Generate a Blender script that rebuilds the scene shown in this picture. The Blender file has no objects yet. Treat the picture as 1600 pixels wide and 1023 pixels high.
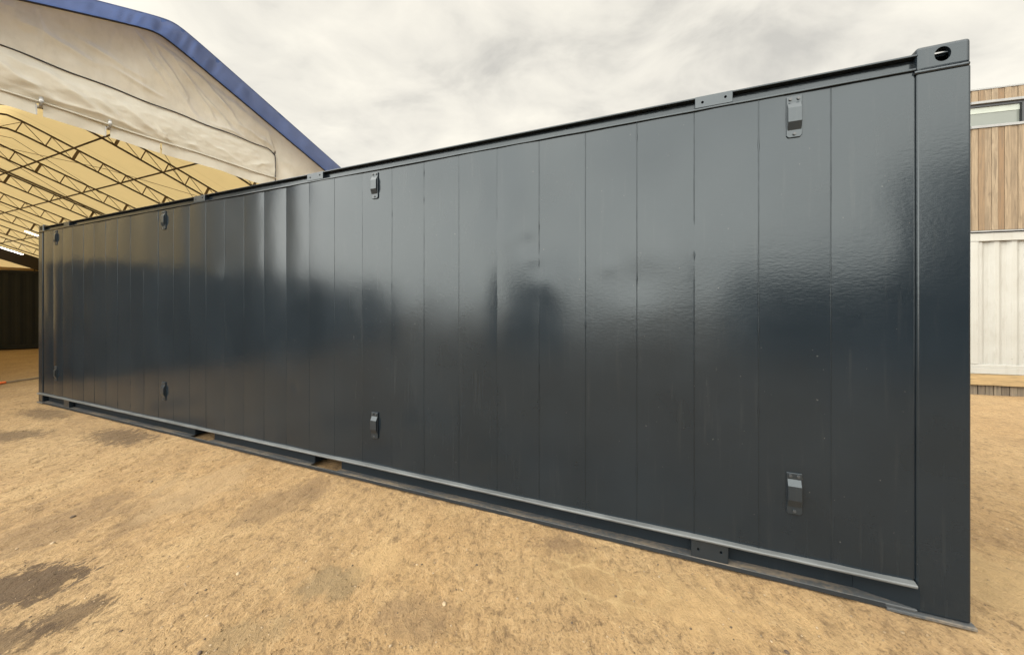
import bpy, bmesh, math, random
import numpy as np
from mathutils import Vector, Matrix, noise as mnoise
random.seed(7)
rng = np.random.default_rng(7)
S = bpy.context.scene
C = S.collection
rad = math.radians

# ------------------------------------------------------------------ camera
EYE = 1.575
FPX = 590.0
cam = bpy.data.cameras.new('camera')
camo = bpy.data.objects.new('camera', cam)
C.objects.link(camo)
camo.location = (0, 0, EYE)
camo.rotation_euler = (rad(90), 0, 0)
cam.sensor_fit = 'HORIZONTAL'
cam.sensor_width = 36.0
cam.lens = 36.0 * FPX / 1600
cam.shift_y = -33.5 / 1600
cam.clip_start = 0.05
cam.clip_end = 2000
S.camera = camo

# ------------------------------------------------------------------ world, sun, exposure
SUN_AZ, SUN_EL = 232.0, 40.0            # direction towards the sun, degrees from +X
S.view_settings.view_transform = 'Standard'
S.view_settings.look = 'None'
S.view_settings.exposure = 0.62
S.view_settings.gamma = 1.0

def build_world():
    w = bpy.data.worlds.new('World')
    S.world = w
    w.use_nodes = True
    nt = w.node_tree
    nt.nodes.clear()
    N = nt.nodes.new
    L = nt.links.new
    out = N('ShaderNodeOutputWorld')
    bg = N('ShaderNodeBackground')
    sky = N('ShaderNodeTexSky')
    sky.sky_type = 'NISHITA'
    sky.sun_disc = False
    sky.sun_elevation = rad(SUN_EL)
    sky.sun_rotation = rad(90 - SUN_AZ)
    tc = N('ShaderNodeTexCoord')
    sep = N('ShaderNodeSeparateXYZ')
    L(tc.outputs['Generated'], sep.inputs[0])
    def math_(op, a, b=None):
        m = N('ShaderNodeMath')
        m.operation = op
        for i, x in enumerate((a, b)):
            if x is None: continue
            if isinstance(x, (int, float)): m.inputs[i].default_value = x
            else: L(x, m.inputs[i])
        return m.outputs[0]
    # cloud layer seen in perspective: direction divided by its height
    zc = math_('ADD', math_('MAXIMUM', sep.outputs[2], 0.0), 0.22)
    cx = math_('DIVIDE', sep.outputs[0], zc)
    cy = math_('DIVIDE', sep.outputs[1], zc)
    com = N('ShaderNodeCombineXYZ')
    L(cx, com.inputs[0]); L(cy, com.inputs[1])
    def fbm(scale, detail, rough, dist, off):
        mp = N('ShaderNodeMapping')
        mp.inputs['Location'].default_value = off
        mp.inputs['Rotation'].default_value = (0, 0, rad(25))
        mp.inputs['Scale'].default_value = (1.0, 1.2, 1)
        L(com.outputs[0], mp.inputs[0])
        n = N('ShaderNodeTexNoise')
        n.inputs['Scale'].default_value = scale
        n.inputs['Detail'].default_value = detail
        n.inputs['Roughness'].default_value = rough
        n.inputs['Distortion'].default_value = dist
        L(mp.outputs[0], n.inputs[0])
        return n.outputs[0]
    a = fbm(3.0, 8, 0.56, 0.4, (3.1, 1.7, 0))
    b = fbm(0.55, 3, 0.5, 0.2, (8.0, 4.0, 2))
    m = math_('ADD', math_('MULTIPLY', a, 0.62), math_('MULTIPLY', b, 0.38))
    r = N('ShaderNodeValToRGB')
    e = r.color_ramp.elements
    e[0].position = 0.38; e[0].color = (0.60, 0.58, 0.53, 1)
    e[1].position = 0.62; e[1].color = (0.95, 0.905, 0.795, 1)
    el = r.color_ramp.elements.new(0.50); el.color = (0.82, 0.785, 0.70, 1)
    L(m, r.inputs[0])
    # the cloud deck is brighter round the hidden sun, and near the horizon
    sd = N('ShaderNodeVectorMath'); sd.operation = 'DOT_PRODUCT'
    az, elv = rad(SUN_AZ), rad(SUN_EL)
    sd.inputs[1].default_value = (math.cos(elv)*math.cos(az), math.cos(elv)*math.sin(az), math.sin(elv))
    L(tc.outputs['Generated'], sd.inputs[0])
    mr = N('ShaderNodeMapRange'); mr.interpolation_type = 'SMOOTHSTEP'
    mr.inputs['From Min'].default_value = 0.2
    mr.inputs['From Max'].default_value = 0.93
    mr.inputs['To Min'].default_value = 0.73
    mr.inputs['To Max'].default_value = 6.7
    L(sd.outputs['Value'], mr.inputs['Value'])
    hz = N('ShaderNodeMapRange'); hz.interpolation_type = 'SMOOTHSTEP'
    hz.inputs['From Min'].default_value = 0.0
    hz.inputs['From Max'].default_value = 0.42
    hz.inputs['To Min'].default_value = 1.12
    hz.inputs['To Max'].default_value = 1.0
    L(sep.outputs[2], hz.inputs['Value'])
    mul = N('ShaderNodeVectorMath'); mul.operation = 'SCALE'
    L(r.outputs[0], mul.inputs[0]); L(math_('MULTIPLY', mr.outputs[0], hz.outputs[0]), mul.inputs['Scale'])
    sk = N('ShaderNodeVectorMath'); sk.operation = 'SCALE'
    sk.inputs['Scale'].default_value = 0.06
    L(sky.outputs[0], sk.inputs[0])
    tint = N('ShaderNodeMix'); tint.data_type = 'RGBA'; tint.blend_type = 'MULTIPLY'
    L(math_('MULTIPLY', math_('SUBTRACT', mr.outputs[0], 0.7), 0.25), tint.inputs[0])
    L(mul.outputs[0], tint.inputs[6]); tint.inputs[7].default_value = (0.97, 1.0, 1.05, 1)
    mix = N('ShaderNodeMix'); mix.data_type = 'RGBA'
    mix.inputs[0].default_value = 0.93
    L(sk.outputs[0], mix.inputs[6]); L(tint.outputs[2], mix.inputs[7])
    L(mix.outputs[2], bg.inputs[0])
    bg.inputs[1].default_value = 1.0
    L(bg.outputs[0], out.inputs[0])
build_world()

sl = bpy.data.lights.new('sun', 'SUN')
sl.energy = 0.5
sl.angle = rad(24)
sl.color = (1.0, 0.93, 0.82)
so = bpy.data.objects.new('sun', sl)
C.objects.link(so)
_d = Vector((math.cos(rad(SUN_EL))*math.cos(rad(SUN_AZ)), math.cos(rad(SUN_EL))*math.sin(rad(SUN_AZ)), math.sin(rad(SUN_EL))))
so.rotation_euler = _d.to_track_quat('Z', 'Y').to_euler()
so.location = (-10, -15, 25)

# ------------------------------------------------------------------ helpers
class MB:
    """collects boxes, tubes and grids; build() links them as one mesh object"""
    def __init__(s):
        s.v = []; s.f = []; s.smooth = []
    def add(s, vs, fs, smooth=False):
        o = len(s.v)
        s.v += [tuple(x) for x in vs]
        s.f += [tuple(i + o for i in f) for f in fs]
        s.smooth += [smooth] * len(fs)
        return s
    def box(s, x0, x1, y0, y1, z0, z1):
        vs = [(x, y, z) for x in (x0, x1) for y in (y0, y1) for z in (z0, z1)]
        return s.add(vs, [(0,1,3,2),(4,6,7,5),(0,4,5,1),(2,3,7,6),(0,2,6,4),(1,5,7,3)])
    def hexa(s, a, b):
        """solid between two quads with matching corners"""
        return s.add(list(a) + list(b), [(0,1,2,3),(7,6,5,4),(0,4,5,1),(1,5,6,2),(2,6,7,3),(3,7,4,0)])
    def tube(s, pts, r, n=8, cap=True):
        pts = [Vector(p) for p in pts]
        rings = []
        for i, p in enumerate(pts):
            t = (pts[min(i+1, len(pts)-1)] - pts[max(i-1, 0)]).normalized()
            up = Vector((0,0,1)) if abs(t.z) < 0.95 else Vector((1,0,0))
            a = t.cross(up).normalized(); b = a.cross(t)
            rr = r[i] if isinstance(r, (list, tuple)) else r
            rings += [p + rr*(a*math.cos(2*math.pi*k/n) + b*math.sin(2*math.pi*k/n)) for k in range(n)]
        fs = []
        for i in range(len(pts)-1):
            for k in range(n):
                k2 = (k+1) % n
                fs.append((i*n+k, i*n+k2, (i+1)*n+k2, (i+1)*n+k))
        s.add(rings, fs, True)
        if cap:
            o = len(s.v) - len(rings)
            s.f.append(tuple(o + k for k in range(n))[::-1]); s.smooth.append(False)
            o2 = o + (len(pts)-1)*n
            s.f.append(tuple(o2 + k for k in range(n))); s.smooth.append(False)
        return s
    def bar(s, p, q, w, h=None):
        """square bar between two points"""
        p, q = Vector(p), Vector(q); h = h or w
        t = (q-p).normalized()
        up = Vector((0,0,1)) if abs(t.z) < 0.95 else Vector((1,0,0))
        a = t.cross(up).normalized()*w/2; b = a.cross(t).normalized()*h/2
        A = [p-a-b, p+a-b, p+a+b, p-a+b]; B = [x + (q-p) for x in A]
        return s.hexa(A, B)
    def grid(s, pts, nu, nv, smooth=True, skip=None):
        fs = []
        for i in range(nu-1):
            for j in range(nv-1):
                if skip and skip(i, j): continue
                fs.append((i*nv+j, (i+1)*nv+j, (i+1)*nv+j+1, i*nv+j+1))
        return s.add(pts, fs, smooth)
    def build(s, name, mat, parent=None, bevel=0, seg=2):
        me = bpy.data.meshes.new(name)
        me.from_pydata(s.v, [], s.f)
        me.polygons.foreach_set('use_smooth', s.smooth)
        bm = bmesh.new(); bm.from_mesh(me)
        bmesh.ops.recalc_face_normals(bm, faces=bm.faces)
        bm.to_mesh(me); bm.free()
        o = bpy.data.objects.new(name, me)
        C.objects.link(o)
        if mat: me.materials.append(mat)
        if parent: o.parent = parent
        if bevel:
            m = o.modifiers.new('bevel', 'BEVEL'); m.width = bevel; m.segments = seg
            m.limit_method = 'ANGLE'; m.angle_limit = rad(40)
            m.harden_normals = False
        return o

def thing(name, label, cat, loc=(0,0,0), rotz=0, group=None):
    o = bpy.data.objects.new(name, None); C.objects.link(o)
    o.location = loc; o.rotation_euler = (0, 0, rotz); o.empty_display_size = 0.2
    o['label'] = label; o['category'] = cat
    if group: o['group'] = group
    return o
def tag(o, label, cat, group=None):
    o['label'] = label; o['category'] = cat
    if group: o['group'] = group
    return o
def copy_tree(o, parent=None):
    kids = list(o.children)
    c = o.copy(); C.objects.link(c); c.parent = parent
    for k in kids: copy_tree(k, c)
    return c

def cut(obj, cutters):
    """boolean difference, baked into the mesh"""
    for c in cutters:
        m = obj.modifiers.new('cut', 'BOOLEAN'); m.operation = 'DIFFERENCE'; m.object = c; m.solver = 'EXACT'
    bpy.context.view_layer.update()
    dg = bpy.context.evaluated_depsgraph_get()
    me = bpy.data.meshes.new_from_object(obj.evaluated_get(dg))
    obj.modifiers.clear()
    old = obj.data; obj.data = me; bpy.data.meshes.remove(old)
    for c in cutters:
        d = c.data; bpy.data.objects.remove(c); bpy.data.meshes.remove(d)
    return obj

def fbm2(x, y, scale, octaves=4, seed=0, gain=0.5):
    """value noise fBm on numpy arrays, about -1..1"""
    r = np.random.default_rng(seed)
    out = np.zeros_like(x); amp = 1.0; tot = 0
    for o in range(octaves):
        T = r.random((256, 256))*2 - 1
        X = x*scale*2**o + 37.3*o; Y = y*scale*2**o + 11.7*o
        xi = np.floor(X).astype(int); yi = np.floor(Y).astype(int)
        fx = X - xi; fy = Y - yi
        fx = fx*fx*(3-2*fx); fy = fy*fy*(3-2*fy)
        g = lambda a, b: T[a % 256, b % 256]
        v = (g(xi,yi)*(1-fx) + g(xi+1,yi)*fx)*(1-fy) + (g(xi,yi+1)*(1-fx) + g(xi+1,yi+1)*fx)*fy
        out += amp*v; tot += amp; amp *= gain
    return out/tot

# ------------------------------------------------------------------ materials
class NT:
    def __init__(s, name):
        s.m = bpy.data.materials.new(name); s.m.use_nodes = True
        s.nt = s.m.node_tree; s.b = s.nt.nodes['Principled BSDF']; s.out = s.nt.nodes['Material Output']
        s.tc = None
    def N(s, t): return s.nt.nodes.new(t)
    def L(s, a, b): s.nt.links.new(a, b)
    def set(s, sock, x):
        if x is None: return
        if isinstance(x, (int, float)): sock.default_value = x
        elif isinstance(x, (tuple, list)):
            sock.default_value = tuple(x) + ((1,) if len(x) == 3 and len(sock.default_value) == 4 else ())
        else: s.L(x, sock)
    def coord(s, scale=(1,1,1), loc=(0,0,0), rot=(0,0,0)):
        if not s.tc: s.tc = s.N('ShaderNodeTexCoord')
        mp = s.N('ShaderNodeMapping'); s.L(s.tc.outputs['Object'], mp.inputs[0])
        mp.inputs['Scale'].default_value = scale; mp.inputs['Location'].default_value = loc
        mp.inputs['Rotation'].default_value = rot
        return mp.outputs[0]
    def noise(s, scale, detail=4, rough=0.5, vec=None, dist=0):
        n = s.N('ShaderNodeTexNoise')
        n.inputs['Scale'].default_value = scale; n.inputs['Detail'].default_value = detail
        n.inputs['Roughness'].default_value = rough; n.inputs['Distortion'].default_value = dist
        s.L(vec if vec is not None else s.coord(), n.inputs[0])
        return n.outputs[0]
    def ramp(s, x, stops):
        r = s.N('ShaderNodeValToRGB'); e = r.color_ramp.elements
        while len(e) < len(stops): e.new(0.5)
        for i, (p, c) in enumerate(stops):
            e[i].position = p
            e[i].color = (c, c, c, 1) if isinstance(c, (int, float)) else tuple(c) + (1,)
        s.L(x, r.inputs[0]); return r.outputs[0]
    def mix(s, fac, a, b, mode='MIX'):
        m = s.N('ShaderNodeMix'); m.data_type = 'RGBA'; m.blend_type = mode
        s.set(m.inputs[0], fac); s.set(m.inputs[6], a); s.set(m.inputs[7], b)
        return m.outputs[2]
    def math(s, op, a, b=None):
        m = s.N('ShaderNodeMath'); m.operation = op
        s.set(m.inputs[0], a); s.set(m.inputs[1], b); return m.outputs[0]
    def bump(s, h, strength=0.3, dist=0.01, prev=None):
        b = s.N('ShaderNodeBump'); b.inputs['Strength'].default_value = strength
        b.inputs['Distance'].default_value = dist; s.L(h, b.inputs['Height'])
        if prev is not None: s.L(prev, b.inputs['Normal'])
        return b.outputs[0]
    def done(s, base=None, rough=None, normal=None, metal=None, ior=None):
        s.set(s.b.inputs['Base Color'], base); s.set(s.b.inputs['Roughness'], rough)
        s.set(s.b.inputs['Metallic'], metal); s.set(s.b.inputs['IOR'], ior)
        if normal is not None: s.L(normal, s.b.inputs['Normal'])
        return s.m

def mat_paint(name, col, rough=0.3, ior=1.55, wear=True, peel=1.0):
    t = NT(name)
    v = t.coord()
    n1 = t.noise(1.7, 5, 0.55, v)
    n2 = t.noise(26, 5, 0.6, v)
    base = t.mix(t.ramp(n1, [(0.35, 0.0), (0.7, 1.0)]), [c*0.9 for c in col], [c*1.12 for c in col])
    # faint runs and rubbed dust streaks
    st = t.noise(9, 6, 0.65, t.coord(scale=(3.0, 3.0, 0.18)))
    base = t.mix(t.math('MULTIPLY', t.ramp(st, [(0.58, 0.0), (0.8, 1.0)]), 0.05), base, (0.16, 0.15, 0.13))
    if wear:
        sp = t.noise(60, 2, 0.5, v)
        base = t.mix(t.math('MULTIPLY', t.ramp(sp, [(0.765, 0.0), (0.785, 1.0)]), 0.5), base, (0.13, 0.125, 0.11))
        # a few thin rubbed scratches
        sc_ = t.noise(11, 2, 0.4, t.coord(scale=(7.0, 1, 0.35), rot=(0, rad(4), 0)), 0.3)
        base = t.mix(t.math('MULTIPLY', t.ramp(sc_, [(0.765, 0.0), (0.79, 1.0)]), 0.12), base, (0.07, 0.07, 0.067))
    r = t.math('ADD', t.math('MULTIPLY', n1, 0.12), t.math('ADD', t.math('MULTIPLY', n2, 0.05), rough - 0.085))
    pl = t.noise(55, 3, 0.5, t.coord(scale=(0.7, 1, 1.6)))
    b = t.bump(pl, 0.085*peel, 0.004)
    b = t.bump(t.noise(7, 3, 0.5, v), 0.02*peel, 0.02, b)
    t.b.inputs['Specular Tint'].default_value = (0.92, 0.985, 1.0, 1)
    return t.done(base, r, b, 0, ior)

def mat_plain(name, col, rough=0.6, var=0.15, scale=8, bump=0.1, metal=0, stretch=(1,1,1)):
    t = NT(name)
    v = t.coord(scale=stretch)
    n = t.noise(scale, 6, 0.6, v)
    base = t.mix(t.ramp(n, [(0.3, 0.0), (0.7, 1.0)]), [c*(1-var) for c in col], [min(1, c*(1+var)) for c in col])
    return t.done(base, rough, t.bump(t.noise(scale*6, 4, 0.6, v), bump, 0.01), metal)

def mat_ground():
    t = NT('dirt')
    iso = t.coord()
    st = t.coord(scale=(1.0, 0.62, 1.0))
    big = t.noise(0.42, 5, 0.55, iso)
    mid = t.noise(2.1, 6, 0.6, st, 0.4)
    fine = t.noise(21, 7, 0.72, st, 0.3)
    grit = t.noise(90, 4, 0.7, t.coord(scale=(1, 0.6, 1)))
    c = t.mix(t.ramp(big, [(0.34, 0.0), (0.66, 1.0)]), (0.247, 0.150, 0.061), (0.267, 0.175, 0.080))
    c = t.mix(t.math('MULTIPLY', t.ramp(mid, [(0.34, 1.0), (0.50, 0.0)]), 0.55), c, (0.189, 0.116, 0.051))
    c = t.mix(t.math('MULTIPLY', t.ramp(mid, [(0.52, 0.0), (0.72, 1.0)]), 0.6), c, (0.313, 0.214, 0.102))
    c = t.mix(t.math('MULTIPLY', t.ramp(fine, [(0.34, 1.0), (0.48, 0.0)]), 0.9), c, (0.115, 0.069, 0.029))
    c = t.mix(t.math('MULTIPLY', t.ramp(fine, [(0.54, 0.0), (0.72, 1.0)]), 0.65), c, (0.362, 0.256, 0.132))
    c = t.mix(t.math('MULTIPLY', t.ramp(grit, [(0.35, 1.0), (0.46, 0.0)]), 0.8), c, (0.090, 0.053, 0.022))
    c = t.mix(t.math('MULTIPLY', t.ramp(grit, [(0.60, 0.0), (0.70, 1.0)]), 0.5), c, (0.378, 0.288, 0.158))
    def blob(x, y, rx, ry, rot=0.0, soft=0.5):
        """1 inside an ellipse on the ground, fading to 0 outside"""
        mp = t.N('ShaderNodeMapping'); mp.vector_type = 'TEXTURE'
        if not t.tc: t.coord()
        t.L(t.tc.outputs['Object'], mp.inputs[0])
        mp.inputs['Location'].default_value = (x, y, 0); mp.inputs['Rotation'].default_value = (0, 0, rot)
        mp.inputs['Scale'].default_value = (rx, ry, 50)
        ln = t.N('ShaderNodeVectorMath'); ln.operation = 'LENGTH'; t.L(mp.outputs[0], ln.inputs[0])
        return t.ramp(ln.outputs['Value'], [(soft*0.9, 1.0), (1.0, 0.0)])
    brk = t.noise(20, 8, 0.8, t.coord(scale=(1.0, 0.5, 1.0)), 0.6)
    brk2 = t.noise(3.2, 6, 0.65, t.coord(scale=(1.0, 0.45, 1.0)), 0.4)
    # damp brown stains, broken up by dry crumbs
    for (x, y, rx, ry, rot, col, k, br, lo, hi) in STAINS:
        bl = blob(x, y, rx*1.02, ry*1.02, rot, 0.08)
        src = brk if br == 0 else brk2
        f = t.math('MULTIPLY', t.ramp(t.math('ADD', bl, t.math('MULTIPLY', t.math('SUBTRACT', src, 0.5), 2.4)), [(lo+0.08, 0.0), (hi+0.14, 1.0)]), k)
        c = t.mix(f, c, col)
    # dried mud plates near the container
    vo = t.N('ShaderNodeTexVoronoi'); vo.feature = 'DISTANCE_TO_EDGE'; vo.inputs['Scale'].default_value = 5.2
    wv = t.N('ShaderNodeVectorMath'); wv.operation = 'ADD'
    nn = t.N('ShaderNodeTexNoise'); nn.inputs['Scale'].default_value = 9; nn.inputs['Detail'].default_value = 4
    t.L(iso, nn.inputs[0])
    sc = t.N('ShaderNodeVectorMath'); sc.operation = 'SCALE'; sc.inputs['Scale'].default_value = 0.09
    t.L(nn.outputs[1], sc.inputs[0]); t.L(iso, wv.inputs[0]); t.L(sc.outputs[0], wv.inputs[1])
    t.L(wv.outputs[0], vo.inputs[0])
    px, py = MUD
    mudmask = t.math('MULTIPLY', blob(px, py, 0.62, 0.30, rad(-10), 0.5), t.ramp(brk2, [(0.36, 0.0), (0.55, 1.0)]))
    edge = t.ramp(vo.outputs['Distance'], [(0.0, 1.0), (0.075, 0.0)])
    c = t.mix(t.math('MULTIPLY', mudmask, 0.55), c, (0.197, 0.124, 0.051))
    c = t.mix(t.math('MULTIPLY', t.math('MULTIPLY', mudmask, edge), 0.8), c, (0.305, 0.212, 0.098))
    h = t.math('ADD', t.math('MULTIPLY', fine, 1.0), t.math('MULTIPLY', grit, 0.35))
    b = t.bump(h, 0.9, 0.03)
    b = t.bump(t.noise(220, 3, 0.7, iso), 0.35, 0.004, b)
    return t.done(c, 0.95, b)

def gpt(px, py):
    """point of the flat yard under a pixel of the 1600 px picture"""
    Y = EYE*FPX/(py - 478.0); return (px - 800)/FPX*Y, Y
def st(px, py, rx, ry, rot, col, k, br=0, lo=0.38, hi=0.55):
    x, y = gpt(px, py); return (x, y, rx, ry, rot, col, k, br, lo, hi)
WET = (0.046, 0.025, 0.009); GREY = (0.154, 0.106, 0.050); PALE = (0.309, 0.202, 0.089)
STAINS = [
    st(30, 915, 0.46, 0.36, 0.3, WET, 0.9, 0, 0.30, 0.40),
    st(110, 955, 0.30, 0.22, 0.3, WET, 0.7, 0, 0.36, 0.48),
    st(5, 1000, 0.30, 0.20, 0.3, WET, 0.7, 0, 0.36, 0.48),
    st(190, 680, 1.0, 0.42, -0.4, WET, 0.72, 0, 0.36, 0.52),
    st(70, 645, 1.2, 0.40, -0.4, WET, 0.62, 0, 0.40, 0.56),
    st(10, 680, 0.9, 0.45, 0.0, WET, 0.7, 0, 0.38, 0.54),
    st(150, 800, 0.9, 0.9, 0.0, (0.111, 0.067, 0.031), 0.5, 1, 0.40, 0.60),
    st(520, 905, 0.42, 0.26, 0.5, GREY, 0.75, 1, 0.30, 0.50),
    st(400, 985, 0.45, 0.22, 0.5, GREY, 0.55, 1, 0.34, 0.55),
    st(590, 870, 0.35, 0.35, 0.2, PALE, 0.6, 1, 0.34, 0.55),
    st(640, 960, 0.5, 0.25, 0.0, (0.144, 0.088, 0.040), 0.6, 1, 0.36, 0.56),
    st(1080, 940, 0.8, 0.32, -0.4, PALE, 0.55, 1, 0.30, 0.52),
    st(880, 850, 0.28, 0.2, -0.2, (0.117, 0.070, 0.032), 0.6, 0, 0.36, 0.52),
    st(1560, 900, 0.6, 0.5, 0.0, (0.311, 0.212, 0.097), 0.6, 1, 0.30, 0.52),
    st(470, 770, 0.9, 0.35, 1.1, (0.122, 0.073, 0.032), 0.55, 1, 0.38, 0.56),
    st(320, 760, 0.8, 0.7, 0.4, (0.255, 0.171, 0.084), 0.6, 1, 0.34, 0.55),
]
MUD = gpt(950, 905)

def mat_fabric(name, refl, trans, tw, seam=0.0, dirt=0.2):
    """tarpaulin: light also soaks through it"""
    t = NT(name)
    t.nt.nodes.remove(t.b)
    v = t.coord()
    n = t.noise(1.3, 6, 0.6, v)
    n2 = t.noise(5.0, 6, 0.65, t.coord(scale=(1, 1, 0.45)))
    f = t.math('MULTIPLY', t.math('ADD', t.ramp(n, [(0.42, 0.0), (0.75, 1.0)]), t.ramp(n2, [(0.5, 0.0), (0.8, 0.8)])), dirt)
    rc = t.mix(f, refl, [c*0.55 for c in refl]); tc_ = t.mix(f, trans, [c*0.6 for c in trans])
    if seam:
        sp = t.N('ShaderNodeSeparateXYZ'); t.L(v, sp.inputs[0])
        fr = t.math('FRACT', t.math('DIVIDE', t.math('ADD', sp.outputs[0], 100.4), seam))
        ln = t.ramp(fr, [(0.0, 1.0), (0.018, 1.0), (0.022, 0.0)])
        rc = t.mix(t.math('MULTIPLY', ln, 0.45), rc, [c*0.5 for c in refl])
        tc_ = t.mix(t.math('MULTIPLY', ln, 0.45), tc_, [c*0.45 for c in trans])
    b = t.bump(t.noise(14, 5, 0.6, v), 0.25, 0.02)
    b = t.bump(t.noise(160, 2, 0.5, v), 0.15, 0.003, b)
    d = t.N('ShaderNodeBsdfDiffuse'); tr = t.N('ShaderNodeBsdfTranslucent'); mx = t.N('ShaderNodeMixShader')
    t.L(rc, d.inputs[0]); t.L(tc_, tr.inputs[0]); t.L(b, d.inputs['Normal']); t.L(b, tr.inputs['Normal'])
    mx.inputs[0].default_value = tw
    t.L(d.outputs[0], mx.inputs[1]); t.L(tr.outputs[0], mx.inputs[2])
    gl = t.N('ShaderNodeBsdfGlossy'); gl.inputs['Roughness'].default_value = 0.45; t.L(b, gl.inputs['Normal'])
    fr2 = t.N('ShaderNodeFresnel'); fr2.inputs[0].default_value = 1.4
    m2 = t.N('ShaderNodeMixShader')
    t.L(t.math('MULTIPLY', fr2.outputs[0], 0.15), m2.inputs[0]); t.L(mx.outputs[0], m2.inputs[1]); t.L(gl.outputs[0], m2.inputs[2])
    t.L(m2.outputs[0], t.out.inputs[0])
    return t.m

def mat_boards(name, cols, width, rough=0.75, axis=0):
    """vertical timber boards: each board its own tone, grain along z, knots"""
    t = NT(name)
    v = t.coord()
    sp = t.N('ShaderNodeSeparateXYZ'); t.L(v, sp.inputs[0])
    idx = t.math('FLOOR', t.math('DIVIDE', sp.outputs[axis], width))
    wn = t.N('ShaderNodeTexWhiteNoise'); wn.noise_dimensions = '1D'; t.L(idx, wn.inputs['W'])
    base = t.ramp(wn.outputs['Value'], [(0.0, cols[0]), (0.4, cols[1]), (0.75, cols[2]), (1.0, cols[3])])
    off = t.N('ShaderNodeCombineXYZ'); t.L(t.math('MULTIPLY', wn.outputs['Value'], 17.0), off.inputs[2])
    va = t.N('ShaderNodeVectorMath'); va.operation = 'ADD'
    gm = (1, 1, 0.07) if axis == 0 else (0.07, 1, 1)
    t.L(t.coord(scale=gm), va.inputs[0]); t.L(off.outputs[0], va.inputs[1])
    g = t.noise(34, 6, 0.65, va.outputs[0], 0.8)
    base = t.mix(t.math('MULTIPLY', t.ramp(g, [(0.35, 1.0), (0.6, 0.0)]), 0.75), base, [c*0.42 for c in cols[1]])
    vb = t.N('ShaderNodeVectorMath'); vb.operation = 'ADD'
    t.L(t.coord(scale=(6.0, 6.0, 1.7) if axis == 0 else (1.7, 6, 6)), vb.inputs[0]); t.L(off.outputs[0], vb.inputs[1])
    k = t.noise(1.0, 3, 0.5, vb.outputs[0], 0.6)
    base = t.mix(t.math('MULTIPLY', t.ramp(k, [(0.66, 0.0), (0.76, 1.0)]), 0.7), base, [c*0.3 for c in cols[0]])
    return t.done(base, rough, t.bump(g, 0.3, 0.004))

ANTH = (0.0075, 0.0110, 0.0145)
M = {}
M['paint'] = mat_paint('anthracite_paint', ANTH, 0.18, 1.42)
M['paint_rail'] = mat_paint('anthracite_paint_rail', [c*1.1 for c in ANTH], 0.30, 1.5, True, 1.4)
M['rail_web_shaded'] = mat_paint('shaded_rail_web_paint', [c*0.8 for c in ANTH], 0.55, 1.25, False)  # shade under the ledge put into the web as darker, duller paint
def mat_flange():
    t = NT('dusty_flange')
    n = t.noise(5, 6, 0.65, t.coord(scale=(0.5, 3, 3)))
    n2 = t.noise(40, 4, 0.6)
    c = t.mix(t.ramp(t.math('ADD', t.math('MULTIPLY', n, 0.7), t.math('MULTIPLY', n2, 0.3)), [(0.46, 0.0), (0.70, 1.0)]), (0.035, 0.038, 0.04), (0.17, 0.13, 0.085))
    return t.done(c, 0.6, t.bump(n2, 0.3, 0.004))
M['flange'] = mat_flange()
M['ledge'] = mat_plain('chalky_grey_paint', (0.066, 0.070, 0.070), 0.5, 0.4, 6, 0.15, 0, (0.5, 2, 2))
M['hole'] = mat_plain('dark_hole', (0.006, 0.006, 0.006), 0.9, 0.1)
M['inside'] = mat_plain('container_inside', (0.012, 0.012, 0.012), 0.9, 0.1)
M['bolt'] = mat_plain('painted_bolt', (0.025, 0.028, 0.03), 0.4, 0.2)
M['black'] = mat_paint('black_paint', (0.014, 0.015, 0.016), 0.7, 1.25, False)
M['roof'] = mat_fabric('amber_roof_tarpaulin', (0.50, 0.38, 0.21), (0.44, 0.335, 0.16), 0.62, 1.72, 0.12)
M['gable'] = mat_fabric('cream_gable_tarpaulin', (0.63, 0.60, 0.52), (0.5, 0.47, 0.40), 0.10, 0, 0.32)
M['curtain'] = mat_fabric('cream_curtain_tarpaulin', (0.62, 0.595, 0.515), (0.5, 0.47, 0.40), 0.10, 0, 0.2)
M['blue'] = mat_fabric('blue_tarpaulin', (0.042, 0.070, 0.165), (0.056, 0.085, 0.185), 0.5, 0, 0.4)
M['piping'] = mat_plain('black_piping', (0.03, 0.028, 0.03), 0.7, 0.2)
M['steel'] = mat_plain('brown_steel', (0.055, 0.036, 0.018), 0.65, 0.25)
M['web'] = mat_plain('brown_steel_web', (0.12, 0.085, 0.045), 0.65, 0.25)
M['shade_sheet'] = mat_plain('brown_shade_sheet', (0.018, 0.012, 0.006), 0.8, 0.25)
M['galv'] = mat_plain('galvanised_steel', (0.55, 0.55, 0.53), 0.4, 0.15, metal=0.6)
M['white_paint'] = None
def mat_white():
    t = NT('weathered_white_paint')
    n = t.noise(1.6, 6, 0.6)
    n2 = t.noise(6, 6, 0.65, t.coord(scale=(2.2, 2.2, 0.35)))
    sp = t.noise(24, 3, 0.5)
    c = t.mix(t.ramp(n, [(0.35, 0.0), (0.7, 1.0)]), (0.254, 0.245, 0.217), (0.287, 0.281, 0.255))
    c = t.mix(t.math('MULTIPLY', t.ramp(n2, [(0.54, 0.0), (0.75, 1.0)]), 0.5), c, (0.179, 0.167, 0.140))
    c = t.mix(t.math('MULTIPLY', t.ramp(sp, [(0.70, 0.0), (0.76, 1.0)]), 0.55), c, (0.108, 0.103, 0.090))
    return t.done(c, 0.55, t.bump(n2, 0.1, 0.01))
M['white_paint'] = mat_white()
M['cladding'] = mat_boards('larch_cladding', [(0.133, 0.081, 0.039), (0.182, 0.126, 0.071), (0.207, 0.157, 0.100), (0.153, 0.106, 0.061)], 0.0885)
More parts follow.
